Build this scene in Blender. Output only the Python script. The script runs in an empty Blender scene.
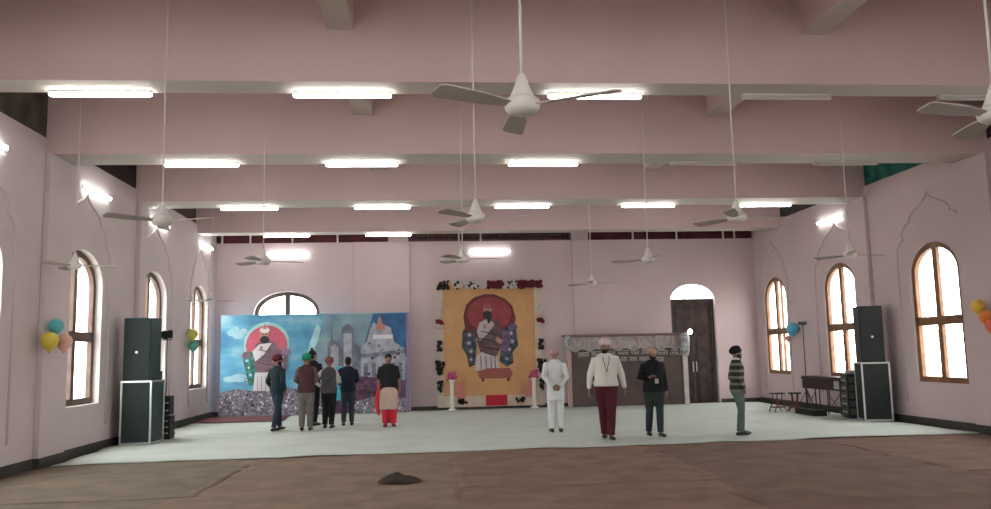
import bpy, bmesh, math, random
from mathutils import Vector, Matrix, noise
random.seed(7)
PI = math.pi
COL = bpy.context.scene.collection
XL, XR, D, Y0 = -6.04, 9.87, 24.1, -6.0      # room: side walls, back wall, wall behind the viewer
ZS, ZT, ZR = 4.94, 5.18, 6.3                 # beam soffit, wall top, roof slab

# ------------------------------------------------------------------ materials
MATS = {}
def mat(name, col, rough=.8, metal=0., noise_amt=0., nscale=3., emit=None, estr=0., bump=0., bscale=20., col2=None, spec=.3):
    if name in MATS: return MATS[name]
    m = bpy.data.materials.new(name); m.use_nodes = True
    nt = m.node_tree; b = nt.nodes['Principled BSDF']
    b.inputs['Base Color'].default_value = (*col, 1)
    b.inputs['Roughness'].default_value = rough
    b.inputs['Metallic'].default_value = metal
    b.inputs['Specular IOR Level'].default_value = spec
    if noise_amt or col2:
        tc = nt.nodes.new('ShaderNodeTexCoord'); n = nt.nodes.new('ShaderNodeTexNoise')
        n.inputs['Scale'].default_value = nscale; n.inputs['Detail'].default_value = 5
        nt.links.new(tc.outputs['Object'], n.inputs['Vector'])
        r = nt.nodes.new('ShaderNodeValToRGB')
        c2 = col2 or tuple(max(0, c*(1-noise_amt)) for c in col)
        c1 = col if col2 else tuple(min(1, c*(1+noise_amt)) for c in col)
        r.color_ramp.elements[0].position = .35; r.color_ramp.elements[1].position = .65
        r.color_ramp.elements[0].color = (*c2, 1); r.color_ramp.elements[1].color = (*c1, 1)
        nt.links.new(n.outputs['Fac'], r.inputs['Fac']); nt.links.new(r.outputs['Color'], b.inputs['Base Color'])
    if bump:
        tc = nt.nodes.new('ShaderNodeTexCoord'); n = nt.nodes.new('ShaderNodeTexNoise'); n.inputs['Scale'].default_value = bscale
        bp = nt.nodes.new('ShaderNodeBump'); bp.inputs['Strength'].default_value = bump; bp.inputs['Distance'].default_value = .02
        nt.links.new(tc.outputs['Object'], n.inputs['Vector']); nt.links.new(n.outputs['Fac'], bp.inputs['Height'])
        nt.links.new(bp.outputs['Normal'], b.inputs['Normal'])
    if emit:
        b.inputs['Emission Color'].default_value = (*emit, 1); b.inputs['Emission Strength'].default_value = estr
    MATS[name] = m; return m

PINK = mat('pink_wall_paint', (.53, .43, .44), .75, noise_amt=.05, nscale=.6)
BEAMP = mat('pink_beam_paint', (.62, .48, .475), .75, noise_amt=.05, nscale=.5)
SOFF = mat('cream_soffit', (.50, .46, .42), .75, noise_amt=.04, nscale=.8)  # beam undersides toned greyer and creamier than the beam faces
WALLL = mat('pale_pink_wall_paint', (.55, .47, .475), .75, noise_amt=.06, nscale=.7)
REVEAL = mat('white_jamb_paint', (.70, .66, .65), .7)
SKIRT = mat('dark_skirting', (.045, .045, .04), .6, noise_amt=.2)
FLOOR = mat('brown_floor', (.15, .11, .085), .9, noise_amt=.2, nscale=2)
WOOD = mat('window_wood', (.20, .095, .045), .5, noise_amt=.25, nscale=6)
WOODD = mat('dark_window_wood', (.10, .06, .045), .5, noise_amt=.2, nscale=6)
MAROON = mat('maroon_board', (.09, .02, .028), .7, noise_amt=.3, nscale=3)
MAROONS = mat('maroon_side_board', (.035, .018, .018), .8, noise_amt=.3, nscale=3)
OLIVE = mat('weathered_olive_board', (.085, .075, .055), .8, noise_amt=.4, nscale=2.5)
TEAL = mat('teal_sheet', (.02, .13, .11), .7, noise_amt=.5, nscale=4)
WHITEP = mat('white_plastic', (.62, .60, .57), .5)
FANB = mat('fan_blade_cream', (.40, .37, .34), .5)
LEDON = mat('lit_tube', (1, 1, 1), .5, emit=(1., .97, .93), estr=15)
LEDCOOL = mat('lit_cool_tube', (1, 1, 1), .5, emit=(.93, 1., .97), estr=10)
BLACK = mat('black_box', (.012, .016, .016), .55, noise_amt=.2)
GREENBLK = mat('dark_green_black_vinyl', (.018, .040, .038), .5, noise_amt=.2, nscale=2)
GRILLE = mat('speaker_grille', (.016, .026, .026), .75, bump=.3, bscale=200)
ALU = mat('aluminium_edge', (.55, .58, .57), .35, metal=.6)
STEEL = mat('dark_steel', (.05, .05, .055), .4, metal=.7)
DKWOOD = mat('dark_brown_wood', (.045, .028, .026), .45, noise_amt=.3, nscale=5)
PANELW = mat('brown_panel', (.085, .06, .058), .55, noise_amt=.15, nscale=2)

def glass_mat():
    m = bpy.data.materials.new('clear_glass'); m.use_nodes = True; nt = m.node_tree
    nt.nodes.clear(); o = nt.nodes.new('ShaderNodeOutputMaterial'); mx = nt.nodes.new('ShaderNodeMixShader')
    t = nt.nodes.new('ShaderNodeBsdfTransparent'); g = nt.nodes.new('ShaderNodeBsdfGlossy')
    t.inputs[0].default_value = (.95, .97, .96, 1); g.inputs['Roughness'].default_value = .05
    mx.inputs[0].default_value = .06
    nt.links.new(t.outputs[0], mx.inputs[1]); nt.links.new(g.outputs[0], mx.inputs[2]); nt.links.new(mx.outputs[0], o.inputs[0])
    return m
GLASS = glass_mat()

# ------------------------------------------------------------------ mesh builder
class MB:
    def __init__(s, k=1.): s.v = []; s.f = []; s.m = []; s.k = k
    def add(s, vs, fs, mi=0):
        n = len(s.v); s.v += [Vector(v) for v in vs]; s.f += [tuple(i+n for i in f) for f in fs]; s.m += [mi]*len(fs); return s
    def box(s, x0, x1, y0, y1, z0, z1, mi=0):
        return s.add([(x, y, z) for z in (z0, z1) for y in (y0, y1) for x in (x0, x1)],
                     [(0, 2, 3, 1), (4, 5, 7, 6), (0, 1, 5, 4), (2, 6, 7, 3), (0, 4, 6, 2), (1, 3, 7, 5)], mi)
    def loft(s, pts, rad, n=12, cap=True, mi=0, ref=None, flat=False):
        """elliptic tube through pts; rad = [(a, b)]: a along the ref direction, b across"""
        pts = [Vector(p) for p in pts]; rad = [(r, r) if not isinstance(r, tuple) else r for r in rad]
        rings = []
        for i, p in enumerate(pts):
            t = (pts[min(i+1, len(pts)-1)] - pts[max(i-1, 0)]).normalized()
            rf = Vector(ref) if ref else (Vector((1, 0, 0)) if abs(t.x) < .8 else Vector((0, 0, 1)))
            u = (rf - t*rf.dot(t)).normalized(); w = t.cross(u)
            rings.append((p, t, u, w, rad[i]))
        allr = []
        if cap:
            p, t, u, w, r = rings[0]; q = min(r)
            allr.append((p-t*(.006 if flat else q*.85), u, w, (r[0]*(.97 if flat else .5), r[1]*(.97 if flat else .5))))
        allr += [(p, u, w, r) for p, t, u, w, r in rings]
        if cap:
            p, t, u, w, r = rings[-1]; q = min(r)
            allr.append((p+t*(.006 if flat else q*.85), u, w, (r[0]*(.97 if flat else .5), r[1]*(.97 if flat else .5))))
        vs = []
        for p, u, w, r in allr:
            for k in range(n):
                a = 2*PI*k/n; vs.append(p + u*r[0]*math.cos(a) + w*r[1]*math.sin(a))
        fs = []
        for i in range(len(allr)-1):
            for k in range(n):
                fs.append((i*n+k, i*n+(k+1) % n, (i+1)*n+(k+1) % n, (i+1)*n+k))
        fs.append(tuple(reversed(range(n)))); m = len(allr)-1; fs.append(tuple(m*n+k for k in range(n)))
        return s.add(vs, fs, mi)
    def tube(s, pts, r, n=8, mi=0): return s.loft(pts, [r]*len(pts), n, False, mi)
    def ell(s, c, r, n=14, m=9, mi=0):
        vs = [(c[0], c[1], c[2]-r[2])]
        for i in range(1, m):
            th = PI*i/m
            for k in range(n):
                a = 2*PI*k/n
                vs.append((c[0]+r[0]*math.sin(th)*math.cos(a), c[1]+r[1]*math.sin(th)*math.sin(a), c[2]-r[2]*math.cos(th)))
        vs.append((c[0], c[1], c[2]+r[2])); fs = [(0, 1+(k+1) % n, 1+k) for k in range(n)]
        for i in range(m-2):
            for k in range(n):
                a = 1+i*n; fs.append((a+k, a+(k+1) % n, a+n+(k+1) % n, a+n+k))
        a = 1+(m-2)*n; L = len(vs)-1; fs += [(a+k, a+(k+1) % n, L) for k in range(n)]
        return s.add(vs, fs, mi)
    def lathe(s, prof, c=(0, 0, 0), n=16, mi=0):
        vs = []; fs = []
        for r, z in prof:
            for k in range(n): vs.append((c[0]+r*math.cos(2*PI*k/n), c[1]+r*math.sin(2*PI*k/n), c[2]+z))
        for i in range(len(prof)-1):
            for k in range(n): fs.append((i*n+k, i*n+(k+1) % n, (i+1)*n+(k+1) % n, (i+1)*n+k))
        fs.append(tuple(reversed(range(n)))); fs.append(tuple((len(prof)-1)*n+k for k in range(n)))
        return s.add(vs, fs, mi)
    def prism(s, poly, d0, d1, axes='xz', mi=0):
        """2-D polygon given in the axes plane, extruded d0..d1 along the third axis"""
        def P(a, b, d):
            if axes == 'xz': return (a, d, b)
            if axes == 'yz': return (d, a, b)
            return (a, b, d)
        n = len(poly); vs = [P(a, b, d0) for a, b in poly]+[P(a, b, d1) for a, b in poly]
        fs = [tuple(range(n)), tuple(reversed(range(n, 2*n)))]+[(i, i+n, (i+1) % n+n, (i+1) % n) for i in range(n)]
        return s.add(vs, fs, mi)
    def mesh(s, name, mats):
        me = bpy.data.meshes.new(name); me.from_pydata([tuple(v*s.k) for v in s.v], [], s.f)
        for m in (mats if isinstance(mats, (list, tuple)) else [mats]): me.materials.append(m)
        me.polygons.foreach_set('material_index', s.m)
        bm = bmesh.new(); bm.from_mesh(me); bmesh.ops.recalc_face_normals(bm, faces=bm.faces); bm.to_mesh(me); bm.free()
        return me
    def build(s, name, mats, parent=None, smooth=False, bevel=0, remesh=0, sm=2):
        me = s.mesh(name, mats); o = bpy.data.objects.new(name, me); COL.objects.link(o)
        if parent is not None: o.parent = parent
        if remesh or bevel:
            if remesh:
                md = o.modifiers.new('r', 'REMESH'); md.mode = 'VOXEL'; md.voxel_size = remesh; md.use_smooth_shade = True
                if sm: m2 = o.modifiers.new('s', 'SMOOTH'); m2.factor = .5; m2.iterations = sm
            else:
                md = o.modifiers.new('b', 'BEVEL'); md.width = bevel; md.segments = 2; md.limit_method = 'ANGLE'
            dg = bpy.context.evaluated_depsgraph_get(); dg.update()
            new = bpy.data.meshes.new_from_object(o.evaluated_get(dg)); o.modifiers.clear(); o.data = new; bpy.data.meshes.remove(me); me = new; me.name = name
            if remesh:
                me.materials.clear()
                for m in (mats if isinstance(mats, (list, tuple)) else [mats]): me.materials.append(m)
        if smooth or remesh: me.polygons.foreach_set('use_smooth', [True]*len(me.polygons))
        return o

def struct(o): o['kind'] = 'structure'; return o
def tag(o, label, cat, group=None, kind=None):
    o['label'] = label; o['category'] = cat
    if group: o['group'] = group
    if kind: o['kind'] = kind
    return o
def thing(name, label, cat, loc=(0, 0, 0), rz=0, group=None):
    o = bpy.data.objects.new(name, None); COL.objects.link(o); o.location = loc; o.rotation_euler = (0, 0, rz)
    o.empty_display_size = .1; return tag(o, label, cat, group)
def dup(root, loc, rz, label, group=None):
    r = root.copy(); COL.objects.link(r); r.location = loc; r.rotation_euler = (0, 0, rz); r['label'] = label
    if group: r['group'] = group
    for ch in list(root.children):
        c = ch.copy(); COL.objects.link(c); c.parent = r
        for g in list(ch.children):
            d = g.copy(); COL.objects.link(d); d.parent = c
    return r

# ------------------------------------------------------------------ the room shell
def arch(hw, zb, sp, rise, n=16, e=1.0, top=True):
    """window outline (closed polygon, s,z); slightly pointed arch"""
    pts = [(-hw, zb), (hw, zb)]
    for i in range(n+1):
        a = PI*i/n
        pts.append((hw*math.cos(a), sp+rise*math.sin(a)**e))
    return pts
def wall(name, along, s0, s1, p_in, p_out, wins, m, ztop, mrev):
    """along='y' for side walls, 'x' for end walls; wins: (centre, half width, sill, spring, rise)"""
    b = MB()
    def P(s, z, p): return (p, s, z) if along == 'y' else (s, p, z)
    cur = s0
    wins = sorted(wins)
    for p in (p_in, p_out):
        cur = s0
        for (c, hw, zb, sp, rise) in wins:
            b.add([P(cur, 0, p), P(c-hw, 0, p), P(c-hw, ztop, p), P(cur, ztop, p)], [(0, 1, 2, 3)])
            if zb > 0: b.add([P(c-hw, 0, p), P(c+hw, 0, p), P(c+hw, zb, p), P(c-hw, zb, p)], [(0, 1, 2, 3)])
            n = 20
            for i in range(n):
                a0 = PI-PI*i/n; a1 = PI-PI*(i+1)/n
                q0 = (c+hw*math.cos(a0), sp+rise*math.sin(a0)); q1 = (c+hw*math.cos(a1), sp+rise*math.sin(a1))
                b.add([P(q0[0], q0[1], p), P(q1[0], q1[1], p), P(q1[0], ztop, p), P(q0[0], ztop, p)], [(0, 1, 2, 3)])
            cur = c+hw
        b.add([P(cur, 0, p), P(s1, 0, p), P(s1, ztop, p), P(cur, ztop, p)], [(0, 1, 2, 3)])
    for (c, hw, zb, sp, rise) in wins:
        pl = [(c+s, z) for s, z in arch(hw, zb, sp, rise, 20)]
        for i in range(len(pl)):
            (a, z), (a2, z2) = pl[i], pl[(i+1) % len(pl)]
            b.add([P(a, z, p_in), P(a2, z2, p_in), P(a2, z2, p_out), P(a, z, p_out)], [(0, 1, 2, 3)], 1)
    b.add([P(s0, ztop, p_in), P(s1, ztop, p_in), P(s1, ztop, p_out), P(s0, ztop, p_out)], [(0, 1, 2, 3)])
    me = bpy.data.meshes.new(name); me.from_pydata([tuple(v) for v in b.v], [], b.f)
    me.materials.append(m); me.materials.append(mrev); me.polygons.foreach_set('material_index', b.m)
    o = bpy.data.objects.new(name, me); COL.objects.link(o); return struct(o)

WY = [-3.9, -.1, 3.75, 7.6, 11.45, 15.32, 19.22, 22.95]
WYL = [-3.95, -.15, 3.65, 7.5, 11.38, 15.03, 18.84, 22.5]
WYR = [-3.9, -.1, 3.75, 7.6, 11.45, 15.3, 19.02, 22.75]
winl = [(y, .86 if y < 22 else .80, .86, 2.98, .60) for y in WYL]
winr = [(y, .79 if y < 22 else .76, .86, 3.00, .60) for y in WYR]
T = .3
wall('wall_left', 'y', Y0, D+T, XL, XL-T, winl, WALLL, ZT, REVEAL)
wall('wall_right', 'y', Y0, D+T, XR, XR+T, winr, PINK, ZT, REVEAL)
wall('wall_back', 'x', XL, XR, D, D+T, [(-4.03, .93, 1.0, 2.88, .63), (7.92, .68, 0, 3.05, .5)], PINK, 4.92, REVEAL)
wall('wall_front', 'x', XL, XR, Y0, Y0-T, [(-3.6, 1.1, .86, 3.1, .9), (1.9, 1.5, 0, 2.9, .9)], PINK, ZR, REVEAL)  # unseen front openings added so daylight reaches the beam faces
struct(MB().box(XL-T-.1, XR+T+.1, Y0-T, D+T+.1, -.15, 0).build('floor', FLOOR))
struct(MB().box(XL-T-.1, XR+T+.1, Y0-T, D+T+.1, ZR, ZR+.2).build('ceiling', BEAMP))

# back wall above the masonry: three openings between two piers, closed by boards
b = MB()
for x0, x1 in ((XL-T, XL), (-1.13, -.54), (4.30, 4.81), (XR, XR+T)): b.box(x0, x1, D, D+T, 4.92, 5.2)
b.box(XL-T, XR+T, D, D+T, 5.2, ZR)
struct(b.build('wall_back_upper', PINK))
def clere_back(n, x0, x1, m, bars, dense=False):
    o = MB().box(x0, x1, D+.14, D+.17, 4.92, 5.2).build('window_%d' % n, m); struct(o)
    b = MB()
    for x in bars: b.box(x-.025, x+.025, D+.09, D+.13, 4.92, 5.2)
    b.build('window_bars', REVEAL, o)
    if dense:
        g = MB(); x = x0+.1; r = random.Random(3)
        while x < x1-.1:
            w = r.uniform(.05, .13); h0 = r.uniform(0, .05)
            g.box(x, x+w*.75, D+.1, D+.125, 5.01-h0*.3, 5.07+h0); x += w
        g.box(x0, x1, D+.1, D+.12, 5.13, 5.15)
        g.build('lattice', mat('lattice_dark', (.06, .03, .035)), o)
clere_back(21, XL, -1.13, MAROON, (-5.9, -5.1, -3.9, -2.6))
clere_back(22, -.54, 4.30, mat('dusky_pink_board', (.16, .075, .085), .7), (.95, 1.6), True)
clere_back(23, 4.81, XR, MAROON, (6.2, 7.55, 9.0, 9.35))
# side clerestory boards, one per bay
BEAMS = [(-1.6, -1.0), (2.3, 2.85), (6.05, 6.6), (9.85, 10.33), (13.5, 14.27), (17.62, 18.48), (22.15, 22.68)]
ys = [Y0]+[q for bm_ in BEAMS for q in bm_]+[D]
n = 30
for i in range(0, len(ys), 2):
    y0, y1 = ys[i], ys[i+1]
    ml = OLIVE if y0 == 10.33 else (MAROONS if y0 < 18 else mat('brown_side_board', (.09, .055, .045), .8, noise_amt=.2))
    mr = TEAL if y0 == 14.27 else (mat('grey_brown_board', (.06, .055, .05), .8, noise_amt=.3) if y0 == 18.48 else MAROONS)
    struct(MB().box(XL-.08, XL-.05, y0, y1, ZT-.02, ZR).build('window_%d' % n, ml)); n += 1
    struct(MB().box(XR+.05, XR+.08, y0, y1, ZT-.02, ZR).build('window_%d' % n, mr)); n += 1

# transverse beams
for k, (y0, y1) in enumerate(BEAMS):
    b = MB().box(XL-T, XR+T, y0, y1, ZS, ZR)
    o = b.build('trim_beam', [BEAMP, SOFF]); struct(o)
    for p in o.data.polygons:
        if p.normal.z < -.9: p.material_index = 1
# secondary beams running away from the viewer between the transverse ones
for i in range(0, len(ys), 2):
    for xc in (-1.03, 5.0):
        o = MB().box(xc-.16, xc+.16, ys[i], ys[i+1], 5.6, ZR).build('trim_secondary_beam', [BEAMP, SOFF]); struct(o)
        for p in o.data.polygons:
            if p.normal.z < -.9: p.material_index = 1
# pilasters
for (y0, y1) in ((9.7, 10.4), (13.4, 14.3), (17.6, 17.98)):
    struct(MB().box(XL, XL+.09, y0, y1, 0, ZS).build('trim_pilaster_left', WALLL, bevel=.01))
for (y0, y1) in ((9.7, 10.4), (13.4, 14.3), (17.5, 18.15)):
    struct(MB().box(XR-.09, XR, y0, y1, 0, ZS).build('trim_pilaster_right', PINK, bevel=.01))
for x0, x1 in ((-2.12, -.5), (4.3, 4.81)):
    struct(MB().box(x0, x1, D-.06, D, 0, 4.92).build('trim_pilaster_back', PINK, bevel=.01))
# ogee mouldings round each side window
def ogee(yc, x, sgn, k=1.):
    h = [(1.2*k, .45), (1.2*k, 3.3), (1.18*k, 3.55), (1.05*k, 3.72), (.93*k, 3.76), (.98*k, 3.86), (.93*k, 3.98), (.80*k, 4.08), (.66*k, 4.1), (.68*k, 4.18), (.58*k, 4.27), (.38*k, 4.36), (.18*k, 4.44), (.06, 4.52), (0, 4.62)]
    pts = [(x, yc-a, z) for a, z in h]+[(x, yc+a, z) for a, z in reversed(h[:-1])]
    b = MB(); b.loft(pts, [(.028, .028)]*len(pts), 8, False, ref=(1, 0, 0)); return b
n = 1
for y, yr in zip(WYL[3:], WYR[3:]):
    k = .74 if y > 22 else 1
    struct(ogee(y, XL, 1, k).build('trim_%d' % n, WALLL, smooth=True)); n += 1
    struct(ogee(yr, XR, -1, k).build('trim_%d' % n, PINK, smooth=True)); n += 1
# skirting
struct(MB().box(XL, XL+.03, Y0, D, 0, .16).build('baseboard_left', SKIRT))
for y0, y1 in ((9.7, 10.4), (13.4, 14.3), (17.6, 17.98)):
    struct(MB().box(XL+.03, XL+.12, y0-.03, y1+.03, 0, .16).build('baseboard_left_return', SKIRT))
struct(MB().box(XR-.03, XR, Y0, D, 0, .16).build('baseboard_right', SKIRT))
for y0, y1 in ((9.7, 10.4), (13.4, 14.3), (17.5, 18.15)):
    struct(MB().box(XR-.12, XR-.03, y0-.03, y1+.03, 0, .16).build('baseboard_right_return', SKIRT))
struct(MB().box(XL, 7.2, D-.03, D, 0, .14).box(8.64, XR, D-.03, D, 0, .14).build('baseboard_back', SKIRT))

# windows
def ring(b, outer, inner, d0, d1, conv):
    n = len(outer)
    for i in range(n):
        j = (i+1) % n
        q = [outer[i], outer[j], inner[j], inner[i]]
        vs = [conv(a, z, d0) for a, z in q]+[conv(a, z, d1) for a, z in q]
        b.add(vs, [(0, 1, 2, 3), (7, 6, 5, 4), (0, 4, 5, 1), (1, 5, 6, 2), (2, 6, 7, 3), (3, 7, 4, 0)])
def window(n, c, hw, zb, sp, rise, plane, along, m, trans=2.06, extra=None):
    conv = (lambda a, z, d: (plane+d, c+a, z)) if along == 'y' else (lambda a, z, d: (c+a, plane+d, z))
    out = arch(hw, zb, sp, rise, 20); inn = arch(hw-.11, zb+.11, sp, rise-.11, 20)
    b = MB(); ring(b, out, inn, -.04, .04, conv)
    f = b.build('window_%d' % n, m); struct(f)
    def bar(a0, a1, z0, z1, d=.035):
        q = MB(); vs = [conv(a, z, dd) for dd in (-d, d) for z in (z0, z1) for a in (a0, a1)]
        q.add(vs, [(0, 1, 3, 2), (4, 6, 7, 5), (0, 4, 5, 1), (2, 3, 7, 6), (0, 2, 6, 4), (1, 5, 7, 3)]); return q
    bar(-.07, .07, zb+.05, sp+rise-.06).build('mullion', m, f)
    if trans: bar(-hw+.05, hw-.05, trans-.085, trans+.085, .04).build('transom', m, f)
    for a in (extra or ()): bar(a-.02, a+.02, zb+.05, sp+rise*.72).build('mullion', m, f)
    b = MB(); pl = [conv(a, z, 0) for a, z in inn]; b.add(pl, [tuple(range(len(pl)))])
    me = b.mesh('pane', GLASS); g = bpy.data.objects.new('pane', me); COL.objects.link(g); g.parent = f
    sill = MB(); z = zb
    return f
n = 1
for w in winl:
    window(n, *w, XL-.16, 'y', WOODD if w[0] > 14 else WOOD); n += 1
for w in winr:
    window(n, *w, XR+.08, 'y', WOOD, extra=(-.3,) if w[0] > 22 else None); n += 1
window(n, -4.03, .93, 1.0, 2.88, .63, D+.2, 'x', WOODD, trans=None); n += 1

# entrance doors on the back wall with an arched fanlight
b = MB(); conv = lambda a, z, d: (7.92+a, D+.2+d, z)
fo = [(-.68, 0), (.68, 0)]; 
d = struct(MB().box(7.24, 8.60, D+.16, D+.24, 3.02, 3.12).box(7.24, 7.30, D+.16, D+.24, 0, 3.05).box(8.54, 8.60, D+.16, D+.24, 0, 3.05).build('door_1', DKWOOD))
for sx, hx in ((7.31, 7.87), (7.93, 7.97)):
    x0 = sx if sx < 7.5 else 7.925; x1 = x0+.61
    lf = MB().box(x0, x1, D+.17, D+.21, 0, 3.02).build('door_leaf', DKWOOD, d)
    p = MB()
    for z0, z1 in ((.15, .95), (1.05, 2.0), (2.1, 2.9)): p.box(x0+.1, x1-.1, D+.155, D+.17, z0, z1)
    p.build('panel', DKWOOD, lf, bevel=.008)
    xh = x1-.05 if x0 < 7.5 else x0+.05
    MB().tube([(xh, D+.15, .95), (xh, D+.10, .97), (xh, D+.10, 1.22), (xh, D+.15, 1.24)], .013).build('door_handle', ALU, lf)
pl = [(7.92+.66*math.cos(PI*i/20), D+.2, 3.12+.42*math.sin(PI*i/20)) for i in range(21)]
g = MB().add(pl, [tuple(range(21))]).build('fanlight_pane', GLASS, d)
MB().box(7.70, 7.725, D+.19, D+.21, 3.1, 3.5).build('glazing_bar', REVEAL, d)
# unseen front entrance behind the viewer, held open to bring daylight in
d = struct(MB().box(.42, .52, Y0-.22, Y0-.12, 0, 2.9).box(3.28, 3.38, Y0-.22, Y0-.12, 0, 2.9).box(.42, 3.38, Y0-.22, Y0-.12, 2.86, 2.96).build('door_2', DKWOOD))
for s_, hx in ((-1, .5), (1, 3.3)):
    MB().box(hx-.03, hx+.03, Y0-1.6, Y0-.22, .02, 2.86).build('door_leaf', DKWOOD, d)
window(n, -3.6, 1.1, .86, 3.1, .9, Y0-.22, 'x', WOODD); n += 1  # unseen window added for daylight from behind the viewer

# ------------------------------------------------------------------ ceiling and wall tube lights
def tube_light(label, loc, on=True, rot=(0, 0, 0), group='tube lights under the beams', cool=False, L=1.22):
    t = thing('ceiling_tube_light' if 'beams' in group else 'mounted_tube_light', label, 'tube light', loc, 0, group); t.rotation_euler = rot
    MB().box(-L/2, L/2, -.03, .03, -.03, 0).build('fixture_body', WHITEP, t, bevel=.005)
    m = (LEDCOOL if cool else LEDON) if on else mat('unlit_tube', (.50, .48, .45), .35)
    MB().loft([(-L/2+.02, 0, -.05), (L/2-.02, 0, -.05)], [(.034, .028)]*2, 12, True, ref=(0, 1, 0)).build('tube', m, t, smooth=True)
    return t
BY = {1: 10.25, 2: 14.1, 3: 18.3, 4: 22.5}
names = {1: 'nearest beam', 2: 'second beam', 3: 'third beam', 4: 'farthest beam'}
order = ['leftmost', 'second from left', 'middle', 'second from right', 'rightmost']
XS = {1: (-4.0, -1.04, 2.2, 4.78, 7.5), 2: (-3.8, -1.1, 2.06, 4.95, 7.6), 3: (-3.88, -.98, 2.16, 5.08, 7.85), 4: (-3.78, -1.04)}
for k in (1, 2, 3, 4):
    for i, x in enumerate(XS[k]):
        on = i < 3 or k == 3
        nm = order[i] if k < 4 else ('left of the two', 'right of the two')[i]
        tube_light('%s white tube light under the %s, %s' % ('glowing' if on else 'unlit', names[k], nm), (x, BY[k], ZS), on)
# unseen lit battens added overhead and behind the viewer for extra light
for y in (6.3, 2.5, -1.3):
    for i, x in enumerate((-4.0, -1.0, 2.1)):
        tube_light('unseen tube light added for fill on the %s, %s' % ({6.3: 'beam overhead before the camera', 2.5: 'beam overhead at the camera', -1.3: 'beam behind the camera'}[y], order[i]), (x, y, ZS), True)
R90 = PI/2
def wall_tube(label, loc, side):
    if side == 'L': rot = (0, -R90, 0); rot = Matrix(((0, 0, -1), (1, 0, 0), (0, -1, 0))).transposed()
    t = tube_light(label, loc, True, group='tube lights on the walls', cool=True, L=1.2)
    # local -z is the lit side: turn it to face the room
    n = {'L': Vector((1, 0, 0)), 'R': Vector((-1, 0, 0)), 'B': Vector((0, -1, 0))}[side]
    zax = -n; xax = Vector((0, 1, 0)) if side != 'B' else Vector((1, 0, 0)); yax = zax.cross(xax)
    t.rotation_euler = Matrix((xax, yax, zax)).transposed().to_euler()
for y, l in ((11.5, 'cut by the left edge of the picture'), (15.4, 'above the left window nearest the camera'), (19.0, 'above the middle left window, behind a fan'), (22.9, 'above the farthest left window')):
    wall_tube('glowing tube light on the left wall, '+l, (XL+.0, y, 4.68), 'L')
wall_tube('glowing tube light on the right wall above the middle window', (XR, 19.2, 4.68), 'R')
wall_tube('glowing tube light on the back wall above the arched window', (-4.0, D, 4.58), 'B')
wall_tube('glowing tube light on the back wall above the yellow hanging', (1.85, D, 4.6), 'B')

# ------------------------------------------------------------------ ceiling fans
def make_fan(label, loc, ang, ztop):
    t = thing('ceiling_fan', label, 'ceiling fan', loc, 0, 'ceiling fans'); h = ztop-loc[2]
    MB().tube([(0, 0, .1), (0, 0, h)], .009, 8).build('rod', WHITEP, t, smooth=True)
    MB().lathe([(.012, .20), (.03, .17), (.045, .12), (.07, .06), (.075, .05), (.05, .045)], n=18).build('canopy', WHITEP, t, smooth=True)
    MB().lathe([(.02, -.06), (.075, -.055), (.105, -.03), (.112, 0), (.105, .03), (.07, .05), (.02, .055)], n=20).build('motor_housing', WHITEP, t, smooth=True)
    MB().lathe([(.02, h-.09), (.055, h-.05), (.06, h), (.02, h)], n=14).build('ceiling_cup', WHITEP, t, smooth=True)
    for k in range(3):
        a = math.radians(ang+120*k); u = Vector((math.cos(a), math.sin(a), 0)); w = Vector((-math.sin(a), math.cos(a), 0))
        b = MB(); vs = []
        for r, hw in ((.10, .03), (.2, .045), (.3, .06), (.58, .07), (.615, .05)):
            for s in (-1, 1):
                for dz in (-.004, .004):
                    vs.append(u*r+w*(s*hw)+Vector((0, 0, -.005+dz+s*hw*.22)))
        fs = []
        for i in range(4):
            q = i*4; fs += [(q, q+2, q+6, q+4), (q+1, q+5, q+7, q+3), (q, q+4, q+5, q+1), (q+2, q+3, q+7, q+6)]
        fs += [(0, 1, 3, 2), (16, 18, 19, 17)]
        b.add(vs, fs); b.build('blade', FANB, t)
fans = [((.59, 4.84, 3.1), 90, 'large white ceiling fan nearest the camera, at top centre'),
        ((3.72, 4.96, 3.09), 75, 'white ceiling fan cut off by the right edge of the picture'),
        ((-2.83, 9.0, 3.1), -15, 'white ceiling fan before the glowing left wall tube'),
        ((.54, 8.95, 3.1), -8, 'white ceiling fan high in front of the back wall tube light'),
        ((3.56, 9.1, 3.1), 0, 'white ceiling fan hanging left of the lit right wall tube'),
        ((-5.45, 13.2, 3.1), 10, 'white ceiling fan seen against the top of the nearest left window'),
        ((-2.52, 12.9, 3.1), 20, 'white ceiling fan hanging below the left back wall tube light'),
        ((.56, 12.9, 3.1), 0, 'white ceiling fan just above the yellow hanging'),
        ((3.65, 13.3, 3.1), 30, 'white ceiling fan between yellow hanging and brown doors'),
        ((6.97, 13.0, 3.1), 5, 'white ceiling fan at the head of the middle right window'),
        ((3.62, 17.9, 3.1), 15, 'small distant ceiling fan above the brown inscribed partition'),
        ((-5.45, 21.3, 3.1), 40, 'small distant ceiling fan beside the farthest left window')]
for loc, a, l in fans: make_fan(l, loc, a, ZR)

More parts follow.
